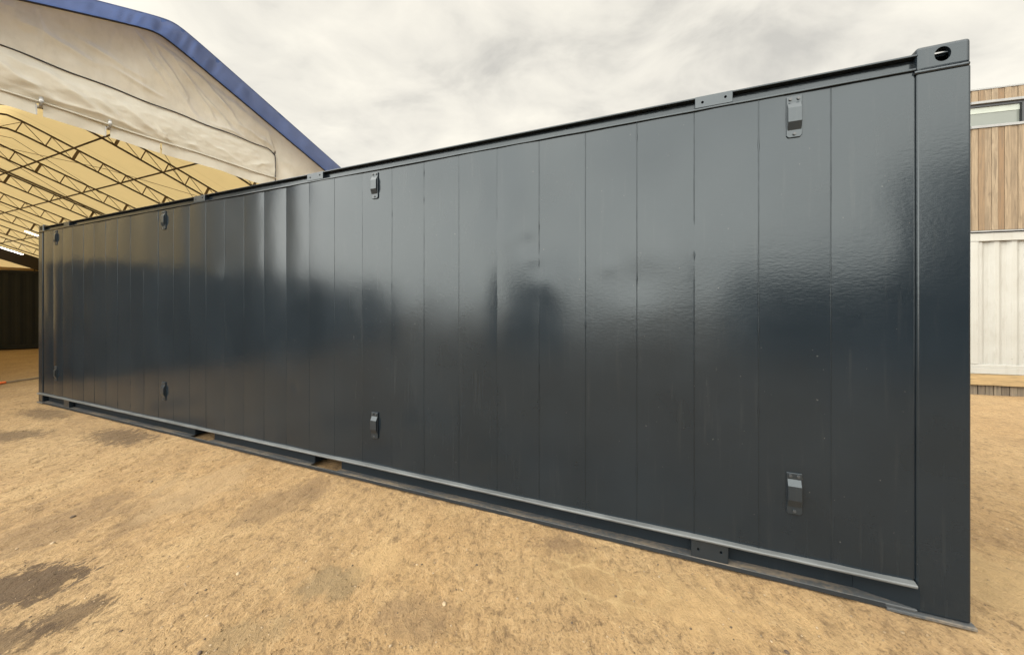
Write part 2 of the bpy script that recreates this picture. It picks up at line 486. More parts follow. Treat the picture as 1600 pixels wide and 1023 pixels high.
M['fascia'] = mat_boards('deck_fascia_timber', [(0.264, 0.171, 0.071), (0.282, 0.188, 0.084), (0.282, 0.195, 0.087), (0.258, 0.171, 0.074)], 40.0, 0.7, 2)
M['skirt'] = mat_boards('weathered_skirt_boards', [(0.090, 0.067, 0.044), (0.126, 0.097, 0.066), (0.150, 0.118, 0.079), (0.108, 0.083, 0.055)], 0.108)
M['grey_trim'] = mat_plain('grey_aluminium', (0.17, 0.17, 0.165), 0.5, 0.1)
M['black_frame'] = mat_plain('black_window_frame', (0.012, 0.013, 0.015), 0.4, 0.1)
def mat_glass():
    t = NT('window_glass')
    n = t.noise(0.8, 3)
    c = t.mix(n, (0.10, 0.11, 0.098), (0.14, 0.15, 0.13))
    return t.done(c, 0.1, None, 0, 1.4)
M['glass'] = mat_glass()
M['blind'] = mat_plain('pale_blind', (0.25, 0.27, 0.235), 0.6, 0.05)
M['ground'] = mat_ground()
M['stone'] = mat_plain('sandy_stone', (0.180, 0.126, 0.069), 0.9, 0.3, 30, 0.4)
M['stone_pale'] = mat_plain('pale_stone', (0.27, 0.20, 0.12), 0.9, 0.2, 30, 0.4)
M['stone_dark'] = mat_plain('dark_brown_stone', (0.060, 0.039, 0.023), 0.9, 0.3, 30, 0.4)
M['orange'] = mat_plain('orange_plastic', (0.75, 0.16, 0.04), 0.5, 0.1)
def mat_lamp():
    t = NT('led_tube')
    t.b.inputs['Emission Color'].default_value = (1, 0.97, 0.92, 1); t.b.inputs['Emission Strength'].default_value = 6
    return t.done((0.8, 0.8, 0.8), 0.4)
M['lamp'] = mat_lamp()

# ------------------------------------------------------------------ the container's own frame
HC = 2.896                                     # height of the dark container
RX, RY = 0.778*HC, FPX*HC/923                  # its near right corner on the ground
LX, LY = -2.681*HC, FPX*HC/276
LEN = math.hypot(LX-RX, LY-RY)                 # 10.92
ROT = math.atan2(-(LY-RY), -(LX-RX))           # local +x runs right along the long side
def uv(u, v, z=0.0):
    """u along the long side from the right end, v away from the camera"""
    c, s_ = math.cos(ROT), math.sin(ROT)
    return Vector((RX - u*c - v*s_, RY - u*s_ + v*c, z))

# ------------------------------------------------------------------ ground
def ground_z(X, Y):
    near = np.clip((60 - np.hypot(X, Y))/40, 0, 1)
    Z = near*(0.010*fbm2(X, Y, 0.55, 3, 1) + 0.006*fbm2(X, Y*0.5, 3.0, 3, 2))
    clump = fbm2(X, Y*0.55, 9.0, 4, 3, 0.6)
    Z += near*(0.010*np.clip(clump, -0.5, 0.6) + 0.005*fbm2(X, Y*0.6, 24, 2, 4))
    Z -= 0.008
    Z = np.minimum(Z, 0.012)
    return Z
def build_ground():
    xs = np.concatenate([-np.geomspace(320, 9.02, 46), np.arange(-9, 5.2, 0.022), np.geomspace(5.22, 320, 46)])
    ys = np.concatenate([-np.geomspace(320, 1, 30), np.linspace(-0.9, 1.38, 26), np.arange(1.4, 7.6, 0.022), np.geomspace(7.62, 320, 46)])
    X, Y = np.meshgrid(xs, ys, indexing='ij')
    Z = ground_z(X, Y)
    nx, ny = X.shape
    co = np.stack([X, Y, Z], -1).reshape(-1, 3).astype(np.float32)
    i = np.arange(nx*ny).reshape(nx, ny)
    q = np.stack([i[:-1,:-1], i[1:,:-1], i[1:,1:], i[:-1,1:]], -1).reshape(-1, 4)
    me = bpy.data.meshes.new('ground')
    me.vertices.add(len(co)); me.vertices.foreach_set('co', co.ravel())
    me.loops.add(q.size); me.loops.foreach_set('vertex_index', q.ravel().astype(np.int32))
    me.polygons.add(len(q)); me.polygons.foreach_set('loop_start', (np.arange(len(q))*4).astype(np.int32))
    me.polygons.foreach_set('use_smooth', np.ones(len(q), dtype=bool))
    me.update(calc_edges=True); me.validate()
    o = bpy.data.objects.new('ground', me); C.objects.link(o)
    me.materials.append(M['ground'])
    o['kind'] = 'structure'
build_ground()

# ------------------------------------------------------------------ main dark container
def build_container():
    t = thing('shipping_container', 'long dark grey steel container with vertical panel seams standing across the yard', 'container', (RX, RY, 0), ROT)
    P = M['paint']; PR = M['paint_rail']
    W = 2.438
    S0, PITCH, NP = 0.209, 0.339, 31
    S1 = S0 + PITCH*NP                         # 10.72
    Z0, Z1 = 0.158, 2.776
    # --- long side panel: slightly bowed sheets butted at weld seams, with a few dents
    dents = [(2.33, 2.03, 0.10, -0.0042), (1.75, 1.845, 0.085, 0.0024), (3.07, 0.92, 0.05, -0.003), (2.53, 2.10, 0.12, 0.0026), (2.28, 1.93, 0.07, 0.002),
             (4.82, 0.77, 0.06, -0.006), (2.2, 1.72, 0.16, 0.004), (1.55, 1.75, 0.2, -0.005), (6.1, 1.9, 0.2, 0.004), (1.30, 1.95, 0.25, 0.004)]
    mb = MB()
    r = np.random.default_rng(21)
    nz, nt = 90, 13
    hk = r.normal(0, 1.0, NP+1)*(0.0012 + 0.0011*np.minimum(1, np.arange(NP+1)/12))
    for k in range(NP):
        s = S0 + PITCH*(k + np.linspace(0.0, 1.0, nt))
        z = np.linspace(Z0, Z1, nz)
        SS, ZZ = np.meshgrid(s, z, indexing='ij')
        tt = (SS - S0)/PITCH - k
        a = r.normal(-0.0015, 0.0013); c2 = r.normal(0, 0.0016)
        y = 0.006 + hk[k]*(1-tt) + hk[k+1]*tt + a*(1 - (2*tt-1)**2) + c2*tt*(1-tt)*4*(ZZ-1.4)/1.4
        y = y + 0.0032*fbm2(SS, ZZ, 0.9, 2, 5) + 0.0019*fbm2(SS, ZZ*0.5, 3.4, 2, 6)
        for (ds, dz, dr, da) in dents:
            d2 = ((SS-ds)**2 + (ZZ-dz)**2)/dr**2
            y = y - da*np.exp(-d2*2)
        pts = [( -SS[i,j], y[i,j], ZZ[i,j]) for i in range(nt) for j in range(nz)]
        mb.grid(pts, nt, nz)
    side = mb.build('side_panel', P, t)
    # weld beads down the seams
    wb = MB()
    for k in range(1, NP):
        s = S0 + PITCH*k
        rr = (0.0017 if k % 3 else 0.0024) + (0.0008 if k < 6 else 0)
        zs = np.linspace(Z0, Z1, 60)
        wob = fbm2(zs*0+k*3.1, zs, 6.0, 3, 40)
        pts = [(-s + 0.0012*w_, 0.0065 + hk[k] + 0.0032*float(fbm2(np.array([s]), np.array([z]), 0.9, 2, 5)[0]), z) for z, w_ in zip(zs, wob)]
        rad_ = [rr*(1 + 0.45*random.random() + (1.2 if random.random() < 0.03 else 0)) for _ in zs]
        wb.tube(pts, rad_, 6, False)
    wb.build('weld_seams', P, side)
    # --- the hidden faces that close the box
    MB().box(-LEN+0.05, -0.05, W-0.02, W-0.004, 0.158, 2.80).build('rear_panel', P, t)
    mb = MB(); mb.box(-0.019, -0.003, 0.163, W-0.163, 0.16, 2.80)
    for k in range(7): mb.box(-0.003, 0.004, 0.25+k*0.3, 0.40+k*0.3, 0.2, 2.72)
    mb.build('end_wall', P, t)
    mb = MB()
    mb.box(-LEN+0.004, -LEN+0.03, 0.163, W/2-0.004, 0.16, 2.80); mb.box(-LEN+0.004, -LEN+0.03, W/2+0.004, W-0.163, 0.16, 2.80)
    for y_ in (0.45, 1.0, 1.45, 2.0): mb.tube([(-LEN-0.02, y_, 0.1), (-LEN-0.02, y_, 2.78)], 0.017)
    mb.build('door', P, t)
    MB().box(-LEN+0.03, -0.03, 0.052, W-0.052, 2.852, 2.868).build('roof_panel', P, t)
    MB().box(-LEN+0.21, -0.21, 0.072, W-0.072, 0.135, 0.155).build('floor', M['inside'], t)
    MB().box(-LEN+0.2, -0.2, 0.075, 0.085, 0.156, 2.80).build('lining', M['inside'], t)
    MB().box(-0.24, -0.19, 0.015, 0.03, 0.17, 2.77).build('corner_seal', PR, t)
    # --- bottom rail: ledge, web, flange, with two fork openings
    op = [(4.255, 4.613), (6.26, 6.65)]
    segs = []; a = 0.43
    for o0, o1 in op: segs.append((a, o0)); a = o1
    segs.append((a, LEN-0.17))
    br = MB()
    def ledge_y(s_): return -0.020
    n = 160
    pr = [(0.003, 0.164), (-0.026, 0.159), (-0.029, 0.152), (-0.026, 0.143), (0.064, 0.141), (0.064, 0.166)]
    ss = np.linspace(0.206, LEN-0.03, n)
    pts = []
    for s_ in ss:
        w1 = 0.0015*mnoise.noise((s_*3.0, 0, 0)); w2 = 0.0015*mnoise.noise((s_*4.0, 5, 0))
        for (yy, zz) in pr: pts.append((-s_, yy + (w1 if yy < 0 else 0), zz + (w2 if yy < 0 else 0)))
    fs = []
    m_ = len(pr)
    for i in range(n-1):
        for j in range(m_):
            fs.append((i*m_+j, i*m_+(j+1) % m_, (i+1)*m_+(j+1) % m_, (i+1)*m_+j))
    fs.append(tuple(range(m_))); fs.append(tuple(range((n-1)*m_, n*m_))[::-1])
    br.add(pts, fs)
    br.build('rail_ledge', M['ledge'], t, 0.0015, 1)
    br = MB()
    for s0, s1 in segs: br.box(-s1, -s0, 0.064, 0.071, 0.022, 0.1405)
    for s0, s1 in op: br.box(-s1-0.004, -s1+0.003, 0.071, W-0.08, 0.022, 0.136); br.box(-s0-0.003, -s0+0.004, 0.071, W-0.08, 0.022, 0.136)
    br.build('bottom_rail', M['rail_web_shaded'], t, 0.0015, 1)
    fl = MB()
    for s0, s1 in segs: fl.box(-s1, -(s0 if s0 > 0.5 else 0.20), -0.008, 0.064, 0.014, 0.026)
    for s0, s1 in op: fl.box(-s1, -s0, -0.008, 0.012, 0.014, 0.024)
    er = MB(); er.box(-LEN+0.19, -0.325, -0.0115, -0.0083, 0.001, 0.0255)  # black strip: dark flange edge plus the contact shadow below it
    er.build('rail_edge_shade', M['black'], t, 0.001, 1)
    fl.build('rail_flange', M['flange'], t, 0.002, 1)
    # corner gusset sloping from the web out to the post, and the foot plates
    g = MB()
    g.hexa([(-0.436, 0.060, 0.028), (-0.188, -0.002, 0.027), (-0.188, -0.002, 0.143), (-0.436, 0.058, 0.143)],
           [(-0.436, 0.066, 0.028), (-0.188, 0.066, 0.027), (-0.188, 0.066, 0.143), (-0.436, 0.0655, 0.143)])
    g.build('corner_gusset', M['rail_web_shaded'], t)
    f = MB(); f.box(-0.325, 0.012, -0.022, 0.17, -0.004, 0.0125)
    f.build('foot_plate', M['flange'], t, 0.003, 2)
    f = MB(); f.box(-LEN-0.01, -LEN+0.2, -0.018, 0.17, -0.004, 0.0125)
    f.build('foot_plate', M['flange'], t, 0.003, 2)
    # --- corner posts
    for side_, (x0, x1) in (('r', (-0.201, 0.0)), ('l', (-LEN, -LEN+0.155))):
        for y0, y1 in ((0.0, 0.16), (W-0.16, W)):
            mb = MB(); nn = 40
            mb.box(x0, x1, y0, y1, 0.0135, 2.764)
            o = mb.build('corner_post', P, t, 0.010, 3)
    # weld line between post and casting
    wl = MB()
    pts = [(-s_, 0.002 + 0.0008*mnoise.noise((s_*60, 1, 0)), 2.766 + 0.0012*mnoise.noise((s_*40, 3, 0))) for s_ in np.linspace(0.008, 0.21, 30)]
    wl.tube(pts, 0.0095, 8)
    wl.build('weld_bead', PR, t)
    # --- corner castings: hollow blocks with lashing holes
    def hole(cx, cy, cz, axis, a_, b_, d):
        mb = MB(); n_ = 24
        ring = []
        for sgn in (-1, 1):
            for k in range(n_):
                th = 2*math.pi*k/n_
                p = [cx, cy, cz]
                i, j = [(1, 2), (0, 2), (0, 1)][axis]
                p[i] += a_*math.cos(th); p[j] += b_*math.sin(th); p[axis] += sgn*d
                ring.append(p)
        fs_ = [(k, (k+1) % n_, n_+(k+1) % n_, n_+k) for k in range(n_)] + [tuple(range(n_))[::-1], tuple(range(n_, 2*n_))]
        mb.add(ring, fs_)
        return mb.build('cutter', None)
    def casting(x0, x1, y0, y1):
        mb = MB(); mb.box(x0, x1, y0, y1, 2.768, HC)
        o = mb.build('corner_casting', P, None, 0.017, 4)
        front = y0 < 1
        cy = y0 if front else y1
        xe = x1 if x1 > -1 else x0
        inner = MB().box(x0+0.022, x1-0.022, y0+0.020, y1-0.020, 2.785, HC-0.022).build('cutter', None)
        hx = x1-0.103 if x1 > -1 else x0+0.10
        cs = [inner, hole(hx, cy, 2.838, 1, 0.031, 0.037, 0.04), hole((x0+x1)/2, (y0+y1)/2, HC, 2, 0.062, 0.032, 0.04),
              hole(xe, (y0+y1)/2, 2.838, 0, 0.026, 0.037, 0.04)]
        cut(o, cs)
        o.parent = t
        for p in o.data.polygons: p.use_smooth = False
        return o
    for (x0, x1) in ((-0.201, 0.0), (-LEN, -LEN+0.178)):
        for (y0, y1) in ((0.0, 0.162), (W-0.162, W)):
            casting(x0, x1, y0, y1)
    # --- top rail: recessed web, overhanging top lip, thin bottom lip with weld ripple
    tr = MB()
    tr.box(-LEN+0.17, -0.195, 0.040, 0.056, 2.776, 2.852)
    tr.box(-LEN+0.17, -0.196, 0.000, 0.060, 2.852, 2.862)
    n = 170; pr = [(-0.006, 2.789), (-0.008, 2.784), (-0.007, 2.777), (0.039, 2.775), (0.039, 2.791)]
    pts = []
    for s_ in np.linspace(0.205, LEN-0.17, n):
        w2 = 0.0016*mnoise.noise((s_*5, 9, 0))
        for (yy, zz) in pr: pts.append((-s_, yy, zz + w2))
    m_ = len(pr); fs = []
    for i in range(n-1):
        for j in range(m_): fs.append((i*m_+j, i*m_+(j+1) % m_, (i+1)*m_+(j+1) % m_, (i+1)*m_+j))
    fs.append(tuple(range(m_))); fs.append(tuple(range((n-1)*m_, n*m_))[::-1])
    tr.add(pts, fs)
    tr.build('top_rail', P, t, 0.002, 1)
    # --- lashing plates let into the rails
    def plate(s0, s1, z0, z1, y0=-0.002):
        o = MB().box(-s1, -s0, y0, 0.05, z0, z1).build('rail_plate', PR, None, 0.003, 2)
        w_ = s1 - s0
        cs = [hole(-s0-w_*0.19, 0, z0+(z1-z0)*0.55, 1, 0.0075, 0.0085, 0.03), hole(-s0-w_*0.80, 0, z0+(z1-z0)*0.45, 1, 0.0075, 0.0085, 0.03)]
        cut(o, cs); o.parent = t
    for (s0, s1) in ((1.018, 1.221), (4.425, 4.64), (6.326, 6.542), (9.80, 9.98)):
        plate(s0, s1, 2.792, 2.8635)
    for (s0, s1) in ((1.041, 1.243), (9.80, 9.98)):
        plate(s0, s1, 0.0265, 0.1405)
    # --- hooded brackets, one shape copied to its eight places
    def bracket():
        w_ = 0.037
        mb = MB()
        b0 = []; 
        out_ = [(-w_, 0.232), (w_, 0.232), (w_, 0.012), (w_-0.010, 0.0), (-w_+0.010, 0.0), (-w_, 0.012)]
        nv = len(out_)
        vs = [(x, 0.0, z) for x, z in out_] + [(x, -0.0075, z) for x, z in out_]
        fs = [tuple(range(nv)), tuple(range(nv, 2*nv))[::-1]] + [(i, (i+1) % nv, nv+(i+1) % nv, nv+i) for i in range(nv)]
        mb.add(vs, fs)
        w2 = 0.033                              # the hood: slope, face, undercut
        prof = [(-0.0075, 0.198), (-0.025, 0.162), (-0.026, 0.084), (-0.0075, 0.040)]
        A = [(-w2, y, z) for y, z in prof]; B = [(w2, y, z) for y, z in prof]
        mb.hexa(A, B)
        o = mb.build('bracket', PR, t, 0.0025, 2)
        for bx, bz in ((-0.019, 0.216), (0.019, 0.216), (0.0, 0.019)):
            m2 = MB(); m2.tube([(bx, -0.006, bz), (bx, -0.015, bz)], 0.0085, 6)
            m2.build('bolt', M['bolt'], o)
        return o
    first = None
    for s_ in (0.716, 3.785, 7.186, 10.258):
        for z_ in (2.527, 0.400):
            o = bracket() if first is None else copy_tree(first, t)
            if first is None: first = o
            o.location = (-s_, 0.004 if s_ > 1 else 0.003, z_)
    return t
build_container()

# ------------------------------------------------------------------ corrugated containers (black one in the hall, added unseen ones outside the frame)
def corrugated(name, label, cat, loc, rot, mat, length=6.06, h=2.896, group=None, parts=True):
    t = thing(name, label, cat, loc, rot, group)
    W = 2.438
    def wall(p, q, nrm):
        p, q = Vector(p), Vector(q); L_ = (q-p).length; d = (q-p)/L_; n_ = Vector(nrm)
        k = int(L_/0.278); pitch = L_/k
        prof = []
        for i in range(k):
            x0 = i*pitch
            prof += [(x0, 0), (x0+pitch*0.25, 0), (x0+pitch*0.5, -0.036), (x0+pitch*0.75, -0.036)]
        prof.append((L_, 0))
        pts = []
        for x, o_ in prof:
            b = p + d*x + n_*o_
            pts += [(b.x, b.y, 0.16), (b.x, b.y, h-0.09)]
        return MB().grid(pts, len(prof), 2, False)
    wall((0.1, 0.02, 0), (length-0.1, 0.02, 0), (0, -1, 0)).build('side_panel', mat, t)
    wall((0.1, W-0.02, 0), (length-0.1, W-0.02, 0), (0, 1, 0)).build('side_panel', mat, t)
    wall((0.02, 0.1, 0), (0.02, W-0.1, 0), (-1, 0, 0)).build('end_panel', mat, t)
    wall((length-0.02, 0.1, 0), (length-0.02, W-0.1, 0), (1, 0, 0)).build('end_panel', mat, t)
    MB().box(0.05, length-0.05, 0.05, W-0.05, h-0.05, h-0.03).build('roof_panel', mat, t)
    for y0 in (0.0, W-0.07):
        MB().box(0.1, length-0.1, y0, y0+0.07, 0.03, 0.165).build('bottom_rail', mat, t, 0.004, 1)
        MB().box(0.1, length-0.1, y0, y0+0.07, h-0.1, h-0.012).build('top_rail', mat, t, 0.004, 1)
    for x0 in (0, length-0.16):
        for y0 in (0, W-0.16):
            MB().box(x0, x0+0.16, y0, y0+0.16, 0.118, h-0.118).build('corner_post', mat, t, 0.006, 1)
            MB().box(x0-0.004, x0+0.166, y0-0.004, y0+0.164, 0.0, 0.117).build('corner_casting', mat, t, 0.008, 1)
            MB().box(x0-0.004, x0+0.166, y0-0.004, y0+0.164, h-0.117, h).build('corner_casting', mat, t, 0.008, 1)
    return t
_g0, _g1 = Vector(gpt(0, 547)), Vector(gpt(50, 545))
_dd = (_g1-_g0).normalized()
_o = _g0 - _dd*3.9
corrugated('shipping_container', 'black corrugated container standing inside the big fabric hall', 'container', (_o.x, _o.y, 0), math.atan2(_dd.y, _dd.x), M['black'], 6.06, 2.88)

# unseen containers added so the gloss paint mirrors dark shapes
M['navy'] = mat_paint('navy_paint', (0.012, 0.018, 0.03), 0.5, 1.45, False)
corrugated('shipping_container', 'added unseen navy container behind the viewer for the paint reflection, bottom of its stack', 'container', (-2.5, -12.5, 0), rad(8), M['navy'], 12.19, 2.6)
_t = corrugated('shipping_container', 'added unseen navy container behind the viewer for the paint reflection, top of its stack', 'container', (2.4, -11.8, 2.602), rad(8), M['navy'], 7.0, 2.6)
corrugated('shipping_container', 'added unseen dark container left of the viewer for the paint reflection', 'container', (-9.2, -5.3, 0), rad(226), M['navy'], 6.06, 2.896)

corrugated('shipping_container', 'added unseen dark container beside the fabric hall for the paint reflection', 'container', (-17.6, 2.7, 0), rad(-91), M['navy'], 6.06, 2.6)

M['umber'] = mat_paint('umber_paint', (0.085, 0.075, 0.058), 0.6, 1.35, False)
_p = uv(12.85, -7.2)  # brown container added out of view to darken the wall's reflection
corrugated('shipping_container', 'added unseen brown container in front of the hall, darkening the wall reflection', 'container', (_p.x, _p.y, 0), ROT + rad(90), M['umber'], 6.06, 2.6)

# ------------------------------------------------------------------ fabric hall
U0, U1 = 13.0, 48.4
VC = 2.45; HALF = 8.0
def roof_z(v): return 8.3 - 0.385*math.sqrt((v-VC)**2 + 0.04)
def build_hall():
    t = thing('fabric_hall', 'big cream tarpaulin hall with blue roof edge and open rolled up front', 'hall', tuple(uv(U0, VC)), ROT)
    # local frame of the hall: x = -(u-U0), y = v-VC, z
    def P(u, v, z): return (-(u-U0), v-VC, z)
    V0, V1 = VC-HALF, VC+HALF
    # roof cover: sagging a little between the frames
    frames = [13.15, 16.2, 19.35, 22.6, 26.05, 29.5, 33.1, 37.0, 40.8, 44.4, 48.0]
    us = np.linspace(U0, U1, 90); vs = np.linspace(V0, V1, 81)
    pts = []
    for u in us:
        k = min(frames, key=lambda f_: abs(f_-u)); sag = 0.05*min(1.0, abs(k-u)/1.6)**2
        for v in vs: pts.append(P(u, v, roof_z(v) + 0.06 - sag))
    mb = MB().grid(pts, 90, 81)
    # side walls
    for v in (V0, V1):
        q = [P(u, v + (0.05 if v > VC else -0.05)*math.sin(u*1.8), z) for u in np.linspace(U0, U1, 60) for z in np.linspace(0.02, roof_z(v)+0.06, 8)]
        mb.grid(q, 60, 8)
    mb.build('roof_cover', M['roof'], t)
    # far end wall
    q = [P(U1, v, z*roof_z(v)) for v in np.linspace(V0, V1, 30) for z in np.linspace(0.0, 1.0, 12)]
    MB().grid(q, 30, 12).build('end_wall', M['roof'], t)
    # front gable: header and two side curtains, wrinkled
    D0, D1, HZ = -3.4, 5.38, 6.46
    def wrk(v, z):
        v_, z_ = np.asarray(v, float), np.asarray(z, float)
        f = 0.035*fbm2(v_, z_, 0.8, 3, 60) + 0.016*fbm2(v_+z_*0.8, z_-v_*0.35, 2.2, 3, 61)
        # taut creases fanning from the ridge down to the right
        a = np.arctan2(8.3-z_, v_-2.1+0.3)
        f *= 1.7
        f += 0.085*np.clip(fbm2(a*9.0, v_*0.15, 1.0, 2, 62), -0.1, 1)*np.exp(-((v_-4.0)/2.0)**2)
        # puckers round the door head corner
        rr_ = np.hypot(v_-5.45, z_-6.35)
        th = np.arctan2(z_-6.35, v_-5.45)
        f += 0.05*fbm2(th*5.0, rr_*0.4, 1.0, 2, 63)*np.exp(-(rr_/0.6)**2)
        return f
    def creases(V_, Z_, lines):
        out = np.zeros_like(V_)
        for (a0, b0, a1, b1, am, wd) in lines:
            dx, dz = a1-a0, b1-b0; L2 = dx*dx + dz*dz
            q_ = np.clip(((V_-a0)*dx + (Z_-b0)*dz)/L2, 0, 1)
            wob_ = 0.05*fbm2(q_*3+a0, q_*0+b0, 1.0, 2, 77)
            dd = ((V_-a0)*dz - (Z_-b0)*dx)/math.sqrt(L2) + wob_
            ex = np.hypot(V_-(a0+q_*dx), Z_-(b0+q_*dz))
            dd = np.where((q_ <= 0) | (q_ >= 1), ex, dd)
            out += 1.05*am*np.exp(-(np.abs(dd)/wd)**1.5)*np.clip(np.sin(math.pi*(0.12+0.76*q_)), 0, 1)
        return out
    FAN = [(2.35, 7.95, 3.05, 6.95, 0.05, 0.05), (2.75, 7.85, 3.7, 6.75, 0.06, 0.06), (3.0, 7.6, 4.2, 6.6, 0.05, 0.05), (2.2, 7.6, 2.7, 6.9, 0.04, 0.05),
           (3.3, 7.75, 4.5, 6.75, 0.04, 0.05), (1.0, 7.3, 2.2, 7.0, 0.04, 0.08), (0.3, 7.1, 1.4, 6.9, 0.05, 0.09), (1.6, 6.95, 2.6, 6.75, 0.04, 0.05),
           (4.3, 6.85, 5.3, 6.6, 0.035, 0.05), (5.5, 6.7, 6.0, 6.95, 0.035, 0.04), (5.55, 6.4, 6.3, 6.75, 0.035, 0.04), (5.5, 6.2, 6.5, 6.25, 0.03, 0.04),
           (5.0, 6.75, 5.4, 6.45, 0.04, 0.04), (0.5, 7.6, 0.7, 6.6, 0.03, 0.06), (5.6, 5.9, 6.2, 5.6, 0.03, 0.05), (3.6, 6.6, 4.6, 6.52, 0.03, 0.05)]
    g = MB()
    def sheet(v0, v1, zb, nv, nz):
        vs_ = np.linspace(v0, v1, nv)
        V_ = np.repeat(vs_[:, None], nz, 1)
        top = np.array([roof_z(x) + 0.04 for x in vs_])
        tt = np.linspace(0, 1, nz)[None, :]
        Z_ = zb + (top[:, None]-zb)*tt
        F = (wrk(V_, Z_) + creases(V_, Z_, FAN))*np.minimum(1, (1-tt)*6)
        g.grid([P(U0 - F[i,j], V_[i,j], Z_[i,j]) for i in range(nv) for j in range(nz)], nv, nz)
    sheet(D0, D1, HZ-0.05, 390, 90)
    sheet(D1, V1, 0.02, 110, 90)
    sheet(V0, D0, 0.02, 40, 50)
    g.build('gable_sheet', M['gable'], t)
    # blue overhanging roof edge, puckered at the ridge
    nv, nw = 420, 11
    vv = np.linspace(V0-0.05, V1+0.05, nv)
    pts = []
    for v in vv:
        for j in range(nw):
            k = j/(nw-1)
            puck = 0.07*mnoise.noise((v*2.6 + k*1.0, k*0.5, 2.0)) + 0.11*math.exp(-((v-VC)/1.3)**2)*mnoise.noise((v*8.0 + k*1.6, k*0.4, 7.0))
            puck *= math.sin(math.pi*min(1, k*1.0))**0.6 if 0 < k < 1 else 0
            pts.append(P(U0 + 0.01 - 0.76*k, v, roof_z(v) + 0.045 + 0.01*k + puck))
    b = MB().grid(pts, nv, nw)
    lip = [P(U0 - 0.75 + 0.02*math.sin(j), v, roof_z(v) + 0.055 + j*0.012) for v in vv for j in range(3)]
    b.grid(lip, nv, 3)
    b.build('roof_edge', M['blue'], t)
    pp = [P(U0-0.02, v, roof_z(v)+0.02) for v in vv]
    MB().tube(pp, 0.018, 6).build('edge_piping', M['piping'], t)
    # rolled up door curtain: upper sheet with heavy folds, valance below the rod
    nv, nz = 280, 60
    vs_ = np.linspace(D0+0.0, D1, nv); V_ = np.repeat(vs_[:, None], nz, 1)
    topz = HZ + 0.012*np.sin(vs_*5) - np.where(vs_ > 5.08, (np.clip(vs_-5.08, 0, None)/0.30)**2*0.16, 0)
    ZB = 5.60
    tt = np.linspace(0, 1, nz)[None, :]
    Z_ = ZB + (topz[:, None]-ZB)*tt
    # drooping folds: deep towards the left, dying out to the right
    amp = np.clip(1.15 - np.abs(V_)/4.6, 0.18, 1)
    diag = (1-tt)*2.2 + (V_*0.75)
    F = 0.04 + 0.10*amp*np.sin(math.pi*np.clip((1-tt)*1.0, 0, 1))**1.3
    F = F + 0.05*amp*np.clip(fbm2(V_*1.1 + Z_*0.8, Z_*1.6 - V_*0.5, 1.0, 3, 70), -0.5, 1)*np.minimum(1, (1-tt)*4)
    F = F + creases(V_, Z_, [(0.0, 6.10, 0.75, 5.74, 0.085, 0.09), (0.62, 6.22, 1.62, 5.66, 0.075, 0.10), (1.25, 6.10, 1.95, 5.70, 0.05, 0.07),
                             (1.75, 6.12, 2.55, 5.70, 0.055, 0.07), (2.4, 5.95, 2.72, 5.62, 0.05, 0.05), (2.75, 5.98, 3.4, 5.66, 0.03, 0.07),
                             (0.3, 5.78, 2.3, 5.70, 0.05, 0.06), (3.4, 6.05, 4.4, 5.72, 0.022, 0.06), (4.6, 5.75, 5.2, 6.0, 0.02, 0.05), (0.05, 6.3, 1.1, 6.15, 0.03, 0.07), (-1.3, 6.2, -0.1, 5.72, 0.07, 0.1), (-2.4, 6.2, -1.2, 5.72, 0.07, 0.1), (-3.3, 6.1, -2.4, 5.72, 0.06, 0.09)])*np.minimum(1, (1-tt)*6)
    F = F + 0.025*fbm2(V_*1.2, Z_*2.0, 2.4, 3, 71)
    c = MB()
    c.grid([P(U0 - F[i,j], V_[i,j], Z_[i,j]) for i in range(nv) for j in range(nz)], nv, nz)
    cur = c.build('door_curtain', M['curtain'], t)
    # valance hanging below, slit at the straps
    slits = [0.565, 1.555, 2.50, 3.60, -0.45, -1.45, -2.45]
    nv2, nz2 = 540, 8
    vs2 = np.linspace(D0, D1, nv2)
    step = vs2[1]-vs2[0]
    pts = []
    for v in vs2:
        for j in range(nz2):
            k = j/(nz2-1)
            z = 5.345 + 0.018*math.sin(v*2.1) + 0.012*mnoise.noise((v*3, 0, 0)) + k*(5.625 - 5.345) - 0.05*max(0, v-2.0)/3.3*(1-k)
            pts.append(P(U0 - 0.05 - 0.03*mnoise.noise((v*2.2, k*0.7, 3)) - 0.02*(1-k)*math.sin(v*4), v, z))
    def skip(i, j):
        vm = vs2[i] + step/2
        w_ = [0.042, 0.030, 0.012, 0.0, 0.03, 0.03, 0.03]
        return any(abs(vm-s_) < w for s_, w in zip(slits, w_)) and j < 6
    MB().grid(pts, nv2, nz2, True, skip).build('curtain_valance', M['curtain'], t)
    MB().tube([P(U0-0.085-0.01*mnoise.noise((v, 3, 3)), v, 5.615+0.012*math.sin(v*2.3)) for v in np.linspace(D0, D1, 66)], 0.020, 8).build('curtain_rod', M['curtain'], t)
    for s_ in slits[:2] + slits[4:]:
        mb = MB(); mb.tube([P(U0-0.12, s_, 5.70), P(U0-0.15, s_, 5.62), P(U0-0.12, s_, 5.55), P(U0-0.05, s_, 5.52)], 0.032, 8)
        mb.box(-(-0.07), -(-0.06), s_-VC-0.055, s_-VC-0.035, 5.36, 5.56)
        mb.build('curtain_strap', M['galv'], t)
    # dark piping along the head of the door and down its edge
    hp = [P(U0-0.062, v, HZ + 0.012*math.sin(v*5) - (max(0, v-5.08)/0.30)**2*0.16) for v in np.linspace(D0, D1, 150)]
    hp += [P(U0-0.062, D1+0.004, z) for z in np.linspace(6.25, 5.5, 8)]
    MB().tube(hp, 0.0135, 6).build('door_piping', M['piping'], t)
